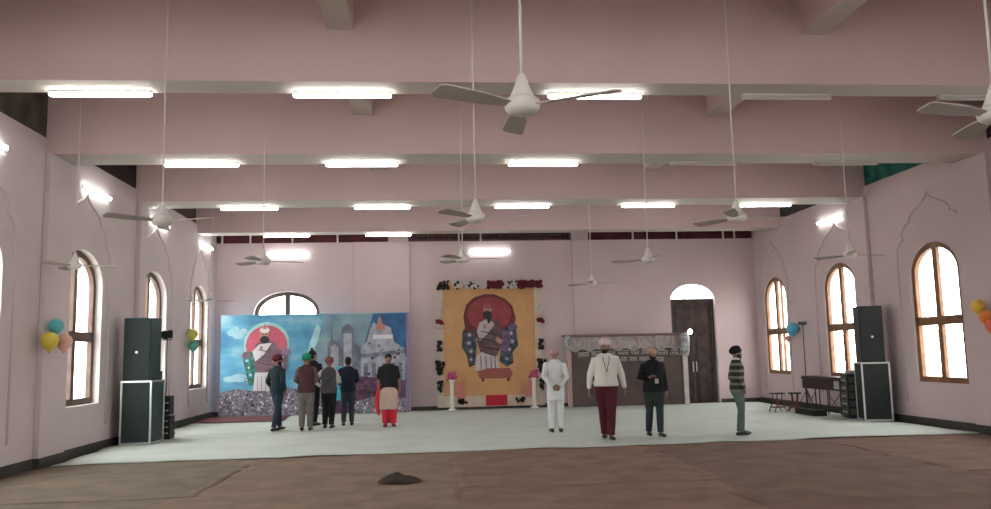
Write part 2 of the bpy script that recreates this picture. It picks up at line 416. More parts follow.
# ------------------------------------------------------------------ floor coverings
def cloth(name, m, x0, x1, y0, y1, z, amp, seed, nx=40, ny=30, edge=.08, th=.008, skew=0.):
    vs = []; fs = []
    for j in range(ny+1):
        for i in range(nx+1):
            u, v = i/nx, j/ny; x = x0+(x1-x0)*u; y = y0+(y1-y0)*v
            wob = noise.noise(Vector((x*.9, seed, 0)))*edge*(1-v)+noise.noise(Vector((x*.9, seed+9, 0)))*edge*v
            wox = noise.noise(Vector((seed+4, y*.9, 0)))*edge*(2*abs(u-.5))
            hgt = max(0, noise.noise(Vector((x*1.3, y*2.2, seed)))) ** 1.5*amp + max(0, noise.noise(Vector((x*.35, y*1.1, seed+3)))-.25)*amp*2
            vs.append((x+wox, y+wob+skew*u*(1-v), z+hgt))
    for j in range(ny):
        for i in range(nx):
            a = j*(nx+1)+i; fs.append((a, a+1, a+nx+2, a+nx+1))
    me = bpy.data.meshes.new(name); me.from_pydata(vs, [], fs); me.materials.append(m)
    me.polygons.foreach_set('use_smooth', [True]*len(fs))
    o = bpy.data.objects.new(name, me); COL.objects.link(o)
    md = o.modifiers.new('t', 'SOLIDIFY'); md.thickness = th; md.offset = -1
    return o
SHEET = mat('white_floor_cloth', (.50, .56, .52), .85, noise_amt=.05, nscale=1.2, bump=.3, bscale=3)
o = cloth('floor_sheet', SHEET, -5.86, 9.6, 13.58, 23.95, .034, .02, 2.1, 90, 60, .16, skew=.5)
tag(o, 'large white cloth covering the far half of the hall floor', 'floor cloth')
matc = [(.165, .135, .10), (.17, .125, .092), (.175, .115, .085), (.155, .10, .075), (.15, .09, .07)]
matc = [tuple(q*1.1 for q in c) for c in matc]
xs = [-5.85, -2.9, .3, 3.4, 6.6, 9.7]; ml = ['far left by the left wall', 'second from the left', 'in the middle', 'second from the right', 'far right by the right wall']
for r, (y0, y1) in enumerate(((6.0, 10.15), (10.05, 14.15))):
    for i in range(5):
        c = matc[i]; k = 1+.08*((i*2+r*3) % 3-1)
        m = mat('jute_mat_%d_%d' % (r, i), tuple(q*k for q in c), .95, noise_amt=.16, nscale=2.2, bump=.5, bscale=9)
        o = cloth('floor_mat', m, xs[i]-.08+.12*r, xs[i+1]+.08+.12*r*(i < 4), y0, y1, .014+.003*((i+r) % 2), .022, 5+i*3+r*7, 36, 36, .12, .006)
        tag(o, 'brown floor mat, %s, in the %s row' % (ml[i], 'near' if r == 0 else 'far'), 'mat', 'brown floor mats')
o = cloth('red_rug', mat('dull_red_rug', (.14, .06, .06), .95, noise_amt=.3, nscale=4), -5.9, -3.7, 21.3, 23.3, .058, .004, 31, 20, 20, .1, .008)
tag(o, 'dull red rug on the floor before the left end of the blue backdrop', 'rug')
# crumpled cloth heap
b = MB(); vs = []; fs = []; N = 28
for i in range(10):
    for k in range(N):
        a = 2*PI*k/N; r = i/9; rr = r*(1+.22*noise.noise(Vector((math.cos(a)*1.6, math.sin(a)*1.6, 3))))
        z = .11*(1-r)**.8*(1+.5*noise.noise(Vector((math.cos(a)*2*r, math.sin(a)*2*r, 7)))) if i < 9 else 0
        vs.append((rr*.28*math.cos(a), rr*.2*math.sin(a), z+.035))
for i in range(9):
    for k in range(N): fs.append((i*N+k, i*N+(k+1) % N, (i+1)*N+(k+1) % N, (i+1)*N+k))
b.add(vs, fs); o = b.build('cloth_heap', mat('dark_brown_cloth', (.035, .026, .018), .95, noise_amt=.3, nscale=9), smooth=True)
o.location = (-.38, 10.75, -.004); tag(o, 'small dark crumpled cloth heap alone on the brown mats', 'cloth')

# ------------------------------------------------------------------ printed backdrop
def px_print(name, mats, x0, z0, px0, py0, k, y, parent):
    """flat print: polygons drawn in layers, each a millimetre or two in front of the last"""
    class Pr: pass
    o = Pr(); o.b = MB(); o.d = 0
    def P(poly, mi, step=.0012):
        o.d += step
        o.b.prism([(x0+(a-px0)*k, z0-(c-py0)*k) for a, c in poly], y-o.d, y-o.d+.0008, 'xz', mi)
    def E(cx, cy, rx, ry, mi, n=20, a0=0, a1=2*PI):
        P([(cx+rx*math.cos(a0+(a1-a0)*i/n), cy+ry*math.sin(a0+(a1-a0)*i/n)) for i in range(n if a1-a0 > 6.2 else n+1)], mi)
    o.P = P; o.E = E
    o.done = lambda: o.b.build(name, mats, parent)
    return o
def sky_print():
    m = bpy.data.materials.new('printed_sky'); m.use_nodes = True; nt = m.node_tree; bs = nt.nodes['Principled BSDF']; bs.inputs['Roughness'].default_value = .6
    tc = nt.nodes.new('ShaderNodeTexCoord'); n = nt.nodes.new('ShaderNodeTexNoise'); n.inputs['Scale'].default_value = 1.1; n.inputs['Detail'].default_value = 4
    mp = nt.nodes.new('ShaderNodeMapping'); mp.inputs['Scale'].default_value = (.7, 1, 1.3)
    nt.links.new(tc.outputs['Object'], mp.inputs[0]); nt.links.new(mp.outputs[0], n.inputs['Vector'])
    r = nt.nodes.new('ShaderNodeValToRGB'); e = r.color_ramp.elements
    e[0].position = .34; e[0].color = (.045, .19, .36, 1); e[1].position = .68; e[1].color = (.36, .55, .62, 1)
    x = e.new(.5); x.color = (.10, .34, .50, 1)
    nt.links.new(n.outputs['Fac'], r.inputs[0]); nt.links.new(r.outputs[0], bs.inputs['Base Color']); return m
PM = [sky_print(), mat('print_red_pink', (.50, .11, .16), .6, noise_amt=.1), mat('print_white', (.62, .62, .64), .6), mat('print_maroon_grey', (.17, .11, .14), .6, noise_amt=.2, nscale=6),
      mat('print_skin', (.38, .22, .18), .6), mat('print_green', (.05, .20, .16), .6, noise_amt=.5, nscale=9), mat('print_pale_cyan', (.33, .58, .60), .6, noise_amt=.15, nscale=3),
      mat('print_crowd', (.30, .28, .33), .6, nscale=16, col2=(.07, .08, .12)), mat('print_palace', (.33, .34, .39), .6, noise_amt=.2, nscale=5), mat('print_palace_shadow', (.15, .17, .23), .6, noise_amt=.3, nscale=5),
      mat('print_terracotta', (.42, .20, .15), .6), mat('print_bright_cyan', (.10, .55, .72), .6, nscale=14, col2=(.03, .2, .35)), mat('print_dark_maroon', (.10, .05, .09), .6, noise_amt=.5, nscale=8),
      mat('print_black_hair', (.02, .03, .03), .6), mat('print_violet', (.26, .16, .28), .6), mat('print_deep_blue', (.035, .12, .26), .6, noise_amt=.3, nscale=2), mat('print_haze_blue', (.14, .23, .30), .6, nscale=1.6, col2=(.24, .36, .40)), mat('print_cloud', (.22, .45, .56), .6, nscale=2.2, col2=(.34, .52, .60))]
bd = thing('backdrop_banner', 'wide blue printed backdrop with clouds, seated figure and pale temple', 'banner', (0, 23.5, 0))
MB().box(-5.72, -.53, 0, .02, .05, 2.82).build('backdrop_sheet', PM[0], bd)
f = MB()
for x in (-5.70, -3.15, -.55): f.box(x-.02, x+.02, .025, .06, .03, 2.82); f.box(x-.03, x+.03, .02, .35, .03, .06)
f.box(-5.72, -.53, .025, .06, 2.76, 2.82); f.build('support_frame', STEEL, bd)
q = px_print('printed_picture', PM, -5.72, 2.80, 222, 316.5, .0279, 0, bd)
# deep sky on the right half, pale burst in the middle
q.P([(322, 316.5), (407, 316.5), (407, 360), (322, 370)], 15)
q.P([(322, 316.5), (372, 316.5), (362, 352), (322, 380)], 16)
q.P([(302, 380), (309, 345), (316, 326), (320, 330), (316, 350), (312, 388)], 6)
q.P([(308, 384), (314, 350), (322, 332), (330, 345), (326, 388)], 16)

for cx, cy, rx, ry in ((233, 333, 5, 3.5), (239, 335, 6, 4.5), (244, 332, 4, 3), (236, 330, 4, 3), (232, 379, 7, 3), (241, 378, 9, 4), (251, 380, 7, 3)): q.E(cx, cy, rx, ry, 17)
# throne, halo and seated robed figure
q.E(267, 345, 22.5, 22, 6); q.E(267, 346.5, 20.5, 20, 1)
q.P([(248, 352), (244, 360), (250, 385), (258, 386), (256, 352)], 5); q.P([(278, 350), (288, 352), (287, 372), (280, 374)], 3)
q.E(247.5, 356, 4.5, 4, 3); q.E(286, 353, 4.5, 3.5, 14)
q.P([(256, 345), (263, 342), (272, 342), (279, 348), (281, 362), (276, 375), (259, 375), (254, 362)], 3)
q.P([(253, 352), (260, 345), (272, 344), (264, 356), (256, 362)], 2)
q.P([(256, 373), (274, 373), (277, 392), (254, 392)], 2)
q.P([(252, 391), (267, 391), (265, 397), (253, 397)], 3)
q.E(265, 336, 4.4, 5.6, 4); q.E(265, 340.8, 4.6, 3.6, 13); q.E(265, 337.6, 2.2, .7, 13); q.E(265, 331.2, 4.8, 3.0, 2); q.E(263.4, 334.8, .7, .5, 13); q.E(266.6, 334.8, .7, .5, 13)
q.P([(265, 324), (267, 330), (263, 330)], 10)
rp = random.Random(5)
for x_, y_, w_ in ((259, 350, 12), (262, 356, 14), (259, 363, 17), (262, 369, 12)): q.P([(x_, y_), (x_+w_, y_+3), (x_+w_, y_+3.8), (x_, y_+.9)], 12)
for x_ in (258, 262, 266, 270, 273): q.P([(x_, 376), (x_+.8, 376), (x_+1.3, 391), (x_+.3, 391)], 8)
for cx, cy, r_ in ((248, 361, 2.2), (250, 368, 2.4), (252, 375, 2.2), (248, 380, 2), (283, 358, 2.2), (282, 365, 2)): q.E(cx, cy, r_, r_, 5+(int(cy) % 2)*6, 10); q.E(cx, cy, r_*.5, r_*.5, 2, 8)
q.E(262, 349, 1.6, 2.4, 4, 10); q.P([(274, 358), (279, 361), (276, 365), (272, 361)], 4)
# temple on the right
q.P([(327, 372), (327, 345), (330, 342), (331, 325), (332, 342), (340, 345), (341, 330), (347, 326), (352, 330), (353, 345), (360, 350), (360, 400), (327, 400)], 9)
q.P([(360, 400), (360, 352), (366, 344), (370, 330), (373, 325), (376, 328), (378, 320), (382, 327), (390, 331), (393, 345), (404, 352), (404, 405), (360, 405)], 8)
for x0 in (363, 371, 381, 390, 397): q.P([(x0, 366), (x0+4, 366), (x0+4, 384), (x0, 384)], 9)
q.P([(360, 357), (404, 353), (404, 357), (360, 361)], 9); q.P([(372, 338), (392, 338), (392, 342), (372, 342)], 2)
q.P([(375, 333), (378, 325), (379.5, 317), (381, 325), (385, 333)], 10); q.E(380, 331, 5, 4, 10, 12, PI, 2*PI)
q.P([(330, 350), (334, 346), (338, 350), (338, 376), (330, 376)], 8); q.P([(343, 336), (351, 336), (351, 372), (343, 372)], 8)
for i in range(46):
    x_ = rp.uniform(362, 402); y_ = rp.uniform(345, 386); w_ = rp.uniform(1.2, 3.5); q.b.prism([(-5.72+(a-222)*.0279, 2.80-(c-316.5)*.0279) for a, c in ((x_, y_), (x_+w_, y_), (x_+w_, y_+w_*.8), (x_, y_+w_*.8))], -q.d-.0012, -q.d-.0004, 'xz', rp.choice((9, 9, 12, 16)))
q.d += .0024
# lotus pool, dark foliage and the crowd along the foot
q.P([(318, 415), (318, 386), (352, 378), (404, 384), (405, 415)], 12)
q.P([(222, 416), (222, 392), (240, 388), (262, 393), (285, 388), (318, 392), (330, 398), (330, 416)], 7)
q.P([(333, 402), (334, 384), (332, 370), (341, 368), (343, 380), (345, 392), (342, 402)], 11)
q.P([(352, 416), (352, 404), (380, 398), (405, 402), (405, 416)], 7)
for i in range(230):
    x_ = rp.uniform(223, 329) if i < 150 else rp.uniform(350, 404); y_ = rp.uniform(394 if i < 150 else 404, 414.5); r_ = rp.uniform(.5, 1.2)
    q.b.prism([(-5.72+(x_+r_*math.cos(a)-222)*.0279, 2.80-(y_+r_*1.2*math.sin(a)-316.5)*.0279) for a in (0, 1.05, 2.1, 3.14, 4.2, 5.2)], -q.d-.0012-.00001*i, -q.d-.0004, 'xz', rp.choice((2, 2, 13, 3, 10, 8, 4)))
q.d += .004
q.P([(405.5, 316.5), (408, 316.5), (408, 415), (405.5, 415)], 14)
q.done()

# ------------------------------------------------------------------ orange hanging with figure
OR = mat('orange_cloth', (.50, .28, .13), .8, noise_amt=.07, nscale=2); CREAM = mat('cream_cloth', (.55, .46, .38), .85, noise_amt=.08, nscale=3)
hg = thing('wall_hanging', 'tall orange wall hanging with a robed seated figure, cream border', 'wall hanging', (0, D-.06, 0))
MB().box(.26, 3.37, -.01, .02, .1, 3.62).build('border_cloth', CREAM, hg)
MB().box(.46, 3.12, -.03, -.012, .42, 3.6).build('orange_panel', OR, hg)
HM = [OR, mat('print_crimson', (.25, .05, .055), .7, noise_amt=.12, nscale=3), mat('print_dark_red', (.13, .03, .035), .7), mat('print_green_blue', (.07, .12, .13), .7, nscale=12, col2=(.02, .03, .04)),
      mat('print_robe', (.12, .07, .08), .7, noise_amt=.3, nscale=6), mat('print_offwhite', (.45, .40, .40), .7, noise_amt=.1), PM[4], PM[13],
      mat('print_purple', (.13, .09, .18), .7, noise_amt=.3, nscale=8), mat('print_pink_glow', (.50, .20, .17), .8), mat('print_stool', (.28, .08, .07), .6)]
q = px_print('printed_picture', HM, .27, 3.69, 437, 282, .02945, -.03, hg)
q.P([(465, 330), (463, 316), (466, 304), (474, 297), (484, 294), (494, 294), (505, 299), (512, 306), (515, 318), (513, 330), (508, 337), (470, 337)], 2)
q.E(489, 314, 22, 17.5, 1)
q.P([(462, 330), (467, 326), (474, 329), (476, 344), (474, 363), (468, 366), (466, 354), (461, 346)], 3)
q.P([(503, 328), (509, 325), (515, 328), (517, 345), (511, 352), (512, 362), (505, 366), (498, 360)], 3)
q.E(468, 328, 4, 3.4, 2); q.E(512, 327, 4.5, 3.4, 8)
q.P([(501, 330), (510, 332), (507, 352), (499, 350)], 8)
q.P([(480, 322), (487, 318), (496, 320), (501, 328), (501, 344), (495, 356), (480, 354), (476, 340)], 4)
q.P([(476, 331), (479, 322), (488, 318), (494, 324), (486, 334), (479, 340)], 5)
q.P([(475, 356), (480, 351), (496, 355), (498, 368), (474, 369)], 5)
q.P([(476, 370), (485, 367), (508, 367), (511, 372), (508, 377), (478, 377)], 10); q.P([(480, 377), (483, 377), (482, 380), (480, 380)], 2); q.P([(505, 377), (508, 377), (507, 380), (505, 380)], 2)
q.E(487, 309.5, 3.9, 5, 6); q.E(487, 314.6, 4.4, 4.2, 7); q.E(487, 305.6, 4.1, 2.6, 10); q.E(485.6, 308.8, .6, .5, 7); q.E(488.4, 308.8, .6, .5, 7)
for x_, y_, w_ in ((480, 330, 17), (478, 337, 20), (480, 345, 19), (483, 351, 12)): q.P([(x_, y_), (x_+w_, y_+4), (x_+w_, y_+4.9), (x_, y_+1)], 7)
for x_ in (479, 484, 489, 493): q.P([(x_, 355), (x_+.8, 355), (x_+1.4, 368), (x_+.3, 368)], 8)
for cx, cy, r_ in ((469, 334, 3), (468, 342, 3), (470, 350, 2.8), (470, 358, 2.4), (510, 333, 3), (511, 341, 3), (508, 349, 2.6), (505, 358, 2.4)): q.E(cx, cy, r_, r_, 8, 12); q.E(cx, cy, r_*.5, r_*.5, 5, 8)
q.E(484, 326, 1.8, 2.6, 6, 10); q.P([(496, 336), (502, 340), (499, 344), (494, 340)], 6)
q.P([(486, 317), (491, 317), (489, 323), (487, 323)], 7)
q.P([(455, 395), (456, 384), (462, 376), (464, 396)], 9); q.P([(522, 395), (523, 384), (529, 376), (531, 396)], 9)
q.done()
MB().box(1.65, 2.27, -.035, -.03, .12, .42).build('red_panel', mat('bright_red_cloth', (.40, .02, .035), .8), hg)['label'] = 'bright red cloth rectangle'
def flowers(b, x0, x1, z0, z1, y, r, cnt, seed):
    rd = random.Random(seed)
    for i in range(cnt):
        b.ell((rd.uniform(x0, x1), y-rd.uniform(0, .05), rd.uniform(z0, z1)), (r*rd.uniform(.7, 1.2),)*3, 7, 5)
g = thing('flower_garland', 'dark red, white and black garland along the top of the orange hanging', 'garland', (0, D-.17, 3.55))
DR = mat('dark_red_flowers', (.10, .012, .02), .9); BK = mat('black_foliage', (.018, .014, .014), .9); WF = mat('white_flowers', (.50, .47, .45), .9); PF = mat('pink_flowers', (.40, .07, .16), .9)
for x0, x1, m, c in ((.30, .62, BK, 22), (.62, .80, OR, 10), (.82, 1.0, BK, 10), (.66, 1.45, WF, 40), (1.2, 1.5, BK, 14), (1.5, 1.72, WF, 16), (1.75, 2.2, DR, 50), (2.22, 2.65, WF, 24), (2.35, 2.5, BK, 8), (2.6, 3.35, DR, 80)):
    b = MB(); flowers(b, x0, x1, -.04, .15, 0, .05, int(c*1.3), int(x0*100)); b.build('flower_bunch', m, g)
for sx, nm in ((.34, 'left'), (3.29, 'right')):
    g = thing('tassel_garland', 'string of dark tassels down the %s edge of the orange hanging' % nm, 'garland', (sx, D-.12, 0), 0, 'tassel garlands')
    MB().tube([(0, 0, .45), (0, 0, 3.45)], .008, 6).build('string', WF, g)
    for z0, z1, w, m in ((2.85, 2.98, .05, WF), (2.45, 2.6, .07, DR), (2.38, 2.46, .05, WF), (1.72, 2.0, .05, BK), (1.2, 1.42, .10, BK), (1.05, 1.2, .05, BK), (.55, .85, .05, BK)):
        b = MB(); flowers(b, -w*1.2, w*1.2, z0, z1, 0, .04, 30, int(z0*50)); b.build('tassel', m, g)
for x in (.98, 2.65):
    b = MB(); flowers(b, x-.12, x+.12, .2, .34, -.04, .035, 20, int(x*9)); b.build('flower_sprig', BK, hg)
def pedestal(x, y, l):
    t = thing('flower_pedestal', l, 'flower stand', (x, y, .045), 0, 'white flower pedestals')
    MB().lathe([(.12, 0), (.13, .03), (.06, .07), (.055, .12), (.05, .75), (.06, .80), (.09, .84), (.08, .86)], n=16).build('column', mat('white_gloss', (.62, .60, .58), .3), t, smooth=True)
    b = MB(); flowers(b, -.10, .10, .87, 1.05, .03, .04, 34, int(x*10)); b.build('bouquet', PF, t)
    b = MB(); flowers(b, -.13, .13, .84, .95, .05, .03, 14, int(x*10)+1); b.build('foliage', BK, t)
pedestal(.66, 23.4, 'white pedestal with pink flowers at the left foot of the orange hanging')
pedestal(3.0, 23.55, 'white pedestal with pink flowers at the right foot of the orange hanging')

# ------------------------------------------------------------------ brown inscribed partition with glazed top
pt = thing('inscribed_partition', 'brown inscribed partition with glazed top rail and white swags', 'partition', (0, 23.62, .045))
MB().box(4.12, 7.35, 0, .06, .0, 1.56).build('panel_board', PANELW, pt)
MB().box(3.98, 4.1, -.03, .1, 0, 2.0).build('post', mat('pale_pink_post', (.42, .30, .27), .6), pt, bevel=.01)
MB().box(7.38, 7.52, -.03, .1, 0, 1.95).build('post', mat('pale_marble', (.46, .42, .40), .5, noise_amt=.15), pt, bevel=.01)
MB().box(3.86, 7.6, -.05, .1, 1.98, 2.05).build('top_rail', mat('dusty_top_rail', (.16, .11, .11), .6), pt, bevel=.01)
MB().box(4.12, 7.38, .0, .07, 1.56, 1.62).build('lower_rail', PANELW, pt)
MB().box(4.12, 7.38, .03, .038, 1.62, 1.98).build('glass_panel', mat('frosted_glass', (.33, .30, .30), .35, noise_amt=.2, nscale=6), pt)
for x in (4.62, 5.02, 5.5, 6.1, 6.62, 7.1): MB().box(x-.03, x+.03, -.03, .08, 1.6, 1.99).build('mullion', mat('pale_pink_post', (.4, .3, .3)), pt)
# white swags hanging along the panel head
b = MB()
xsg = [4.0+i*.42 for i in range(9)]
for i in range(8):
    pts = []; rr = []
    for k in range(7):
        u = k/6; pts.append((xsg[i]+.42*u, -.06, 1.66-.07*math.sin(PI*u)+.02*math.sin(9*u))); rr.append((.016+.014*math.sin(PI*u),)*2)
    b.loft(pts, rr, 8)
b.build('swag', mat('grey_white_swag', (.36, .34, .34), .9), pt, smooth=True)
b = MB(); b.loft([(7.40, -.08, 2.0), (7.46, -.09, 1.8), (7.42, -.09, 1.55), (7.50, -.08, 1.4)], [(.16, .05), (.13, .05), (.15, .05), (.05, .03)], 10, ref=(1, 0, 0))
b.loft([(4.0, -.08, 2.0), (3.98, -.09, 1.8), (4.02, -.08, 1.6)], [(.09, .04), (.1, .05), (.04, .03)], 10, ref=(1, 0, 0))
b.build('end_drape', mat('grey_white_drape', (.30, .31, .31), .9, noise_amt=.4, nscale=9), pt, smooth=True)
# two rows of raised white letters (not legible in the photograph): head bar with hanging strokes
b = MB(); rd = random.Random(11)
def row(x0, x1, z, h, bow):
    x = x0
    while x < x1:
        wl = rd.choice((3, 4, 5)); xs0 = x
        for k in range(wl):
            w = h*.62; dz = bow*(1-((x-(x0+x1)/2)/((x1-x0)/2))**2)
            zz = z+dz; t = rd.choice('abcd')
            b.box(x, x+w*.98, -.012, 0, zz+h-.016, zz+h)
            b.box(x+w*.72, x+w*.86, -.012, 0, zz, zz+h)
            if t == 'a': b.box(x+w*.1, x+w*.72, -.012, 0, zz+h*.4, zz+h*.52); b.box(x+w*.1, x+w*.24, -.012, 0, zz+h*.0, zz+h*.5)
            if t == 'b': b.box(x+w*.15, x+w*.28, -.012, 0, zz+h*.3, zz+h); b.box(x+w*.15, x+w*.72, -.012, 0, zz+h*.2, zz+h*.32)
            if t == 'c': b.box(x+w*.1, x+w*.6, -.012, 0, zz, zz+h*.12); b.box(x+w*.1, x+w*.24, -.012, 0, zz, zz+h*.6)
            if t == 'd': b.box(x+w*.05, x+w*.6, -.012, 0, zz+h*.5, zz+h*.62); b.box(x+w*.3, x+w*.44, -.012, 0, zz+h*.1, zz+h*.6)
            x += w
        x += h*.5
row(4.3, 7.3, 1.40, .13, .05); row(4.8, 6.85, 1.22, .12, .04)
b.build('lettering', mat('white_lettering', (.5, .47, .46), .6), pt)
t = thing('spot_lamp', 'small dazzling white lamp clipped to the partition beside the brown doors', 'lamp', (7.62, 23.62, 2.12))
MB().lathe([(.03, -.04), (.06, -.03), (.065, .03), (.04, .05)], n=16).build('lamp_body', STEEL, t).rotation_euler = (-PI/2, 0, 0)
MB().ell((0, -.06, 0), (.065, .03, .065)).build('lens', mat('lit_lens', (1, 1, 1), .3, emit=(1, 1, 1), estr=30), t, smooth=True)
MB().tube([(0, 0, -.03), (-.05, .0, -.08)], .015).build('clip', STEEL, t)

# ------------------------------------------------------------------ loudspeakers and sound gear
def flight_case(label, loc, rz, w, d, h, group, bm_=None):
    t = thing('flight_case', label, 'case', loc, rz, group)
    MB().box(-w/2, w/2, -d/2, d/2, .01, h).build('body', bm_ or GREENBLK, t, bevel=.01)
    e = .016
    b = MB()
    for x in (-w/2, w/2):
        for y in (-d/2, d/2): b.box(x-e, x+e, y-e, y+e, 0, h+.008)
    for z in (.016, h-.006):
        for y in (-d/2, d/2): b.box(-w/2, w/2, y-e, y+e, z-e, z+e)
        for x in (-w/2, w/2): b.box(x-e, x+e, -d/2, d/2, z-e, z+e)
    b.build('edge_trim', ALU, t)['label'] = 'silver aluminium edge trim'
    b = MB()
    for s in (-1, 1): b.box(s*(w/2-.1)-.05, s*(w/2-.1)+.05, -d/2-.012, -d/2, h*.48, h*.56)
    MB().box(-w/2+.03, w/2-.03, -d/2-.008, -d/2, .05, h-.05).build('front_grille', bm_ or GRILLE, t)
    return t
def speaker(label, loc, rz, w, d, h, group=None, bm_=None):
    t = thing('loudspeaker', label, 'loudspeaker', loc, rz, group)
    MB().box(-w/2, w/2, -d/2, d/2, 0, h).build('cabinet', bm_ or GREENBLK, t, bevel=.012)
    MB().box(-w/2+.02, w/2-.02, -d/2-.014, -d/2, .02, h-.02).build('grille', bm_ or GRILLE, t, bevel=.004)
    bo = MB().lathe([(.022, 0), (.026, .006), (.01, .008)], n=12).build('badge', ALU, t)
    bo.location = (0, -d/2-.014, h*.45); bo.rotation_euler = (PI/2, 0, 0)
    return t
zf = .045
flight_case('dark case with silver edges under the left stacked loudspeaker', (-5.52, 16.7, zf), math.radians(-4), .56, .62, 1.18, 'silver edged cases')
speaker('tall dark loudspeaker standing on the left silver edged case', (-5.54, 16.66, zf+1.19), math.radians(-4), .53, .5, 1.2, 'stacked loudspeakers')
speaker('black loudspeaker on the floor behind the left silver edged case', (-5.66, 17.42, zf), 0, .44, .4, 1.35)
tt = thing('amplifier', 'small black box on the floor behind the left case', 'amplifier', (-5.29, 17.45, zf))
MB().box(-.12, .12, -.15, .15, 0, .45).box(-.10, .10, -.14, .14, .47, .85).build('casing', BLACK, tt, bevel=.01)
kb = MB()
for z in (.1, .22, .34, .55, .7):
    for x in (-.06, 0, .06): kb.box(x-.015, x+.015, -.165, -.15, z, z+.03)
kb.build('knob', ALU, tt)
flight_case('black case with silver edges under the right stacked loudspeaker', (9.40, 16.98, zf), math.radians(-14), .54, .55, 1.2, 'silver edged cases', BLACK)
speaker('tall black loudspeaker standing on the right silver edged case', (9.39, 16.98, zf+1.21), math.radians(-14), .47, .48, 1.18, 'stacked loudspeakers', BLACK)
def tripod(label, name, cat, loc, h, heads, spread=.3):
    t = thing(name, label, cat, loc)
    MB().tube([(0, 0, .05), (0, 0, h)], .013, 8).build('pole', STEEL, t, smooth=True)
    MB().lathe([(.022, .55), (.024, .62), (.02, .63)], n=10).build('collar', BLACK, t)
    for k in range(3):
        a = 2*PI*k/3+.4
        MB().tube([(0, 0, .5), (spread*math.cos(a), spread*math.sin(a), .01)], .010, 6).build('leg', STEEL, t)
    heads(t); return t
def par(t):
    o = MB().loft([(0, 0, 2.12), (0, -.17, 2.10)], [.075, .095], 14, False).build('lamp_head', BLACK, t)
    MB().tube([(-.11, -.06, 2.12), (-.11, -.06, 2.0), (.11, -.06, 2.0), (.11, -.06, 2.12)], .01).build('yoke', STEEL, t)
    b = MB()
    for s in (-1, 1): b.box(s*.12-.05, s*.12+.05, -.2, -.19, 2.03, 2.2)
    b.build('barn_door', BLACK, t)
tripod('black stage light on a stand behind the left loudspeakers', 'stage_light', 'stage light', (-5.56, 18.25, zf), 2.1, par, .2)
def mic(t):
    MB().box(-.1, .1, -.03, .03, 2.12, 2.2).build('lamp_head', BLACK, t, bevel=.01)
    MB().tube([(0, 0, 2.08), (0, 0, 2.14)], .018).build('bracket', BLACK, t)
tripod('thin black lamp stand rising beside the keyboard case', 'light_stand', 'stand', (9.52, 20.35, zf), 2.1, mic, .26)
# long dark keyboard case on trestles along the right wall
kt = thing('keyboard_case', 'long dark wooden instrument case on thin legs by the right wall', 'instrument case', (9.36, 18.87, zf))
MB().box(-.2, .22, -.98, .95, .56, .86).build('case_body', mat('dark_red_brown', (.03, .014, .014), .5, noise_amt=.3), kt, bevel=.01)
MB().box(-.22, .24, -.97, .97, .79, .83).build('lid', mat('case_lid', (.05, .03, .03), .5), kt, bevel=.006)
MB().box(-.215, -.2, -.9, -.68, .6, .78).build('label_plate', ALU, kt)
for y in (-.85, -.25, .35, .85):
    for x in (-.16, .18):
        MB().tube([(x, y, 0), (x, y+.0, .57)], .015, 6).build('leg', STEEL, kt)
for y0, y1 in ((-.85, -.25), (.35, .85)):
    MB().tube([(-.16, y0, .08), (-.16, y1, .5)], .009, 6).build('brace', STEEL, kt); MB().tube([(-.16, y1, .08), (-.16, y0, .5)], .009, 6).build('brace', STEEL, kt)
am = thing('equipment_rack', 'black rack of amplifiers between instrument case and right loudspeaker', 'amplifier rack', (9.34, 17.6, zf), math.radians(-10))
MB().box(-.24, .24, -.2, .2, 0, .95).build('rack_body', BLACK, am, bevel=.01)
for i in range(5):
    p = MB().box(-.25, -.24, -.17, .17, .08+i*.17, .21+i*.17).box(-.2, .2, -.215, -.2, .08+i*.17, .21+i*.17).build('amplifier_panel', mat('grey_panel', (.06, .06, .06), .4), am)
    k = MB()
    for j in range(4): k.box(-.262, -.25, -.13+j*.08, -.10+j*.08, .12+i*.17, .15+i*.17)
    k.build('knob', ALU, p)
MB().box(-.16, .12, -.14, .14, .955, 1.03).build('mixer', mat('grey_mixer', (.3, .3, .28), .5), am, bevel=.008)
cr = thing('cable_crate', 'low dark crate of cables under the instrument case', 'crate', (8.84, 18.75, zf))
MB().box(-.16, .14, -.5, .5, 0, .13).build('crate_body', BLACK, cr, bevel=.01)
b = MB()
for i in range(7):
    c = (-.02, -.4+i*.13, .15); r = .09+.02*(i % 3)
    b.tube([(c[0]+r*math.cos(a*PI/6), c[1]+r*.8*math.sin(a*PI/6), c[2]+.05+.05*math.sin(a*PI/6+i)) for a in range(13)], .009, 6)
b.build('cable_coil', BLACK, cr, smooth=True)
RW = mat('red_brown_stool', (.14, .035, .03), .5)
def stool(label, loc, rz):
    t = thing('stool', label, 'stool', loc, rz, 'small folding stools')
    MB().box(-.15, .15, -.12, .12, .43, .46).build('seat', BLACK, t, bevel=.01)
    for s in (-1, 1):
        for v in (-1, 1):
            MB().tube([(s*.07, v*.09, .44), (s*.05, v*.1, .25), (s*.17, v*.12, .0)], .014, 6).build('leg', RW, t)
    MB().box(-.15, .15, -.10, .10, .10, .13).build('lower_shelf', RW, t)
stool('small stool with a dark seat, leftmost by the right wall', (8.52, 19.85, zf), .2)
stool('small stool right beside the lamp stand', (8.92, 19.75, zf), -.3)

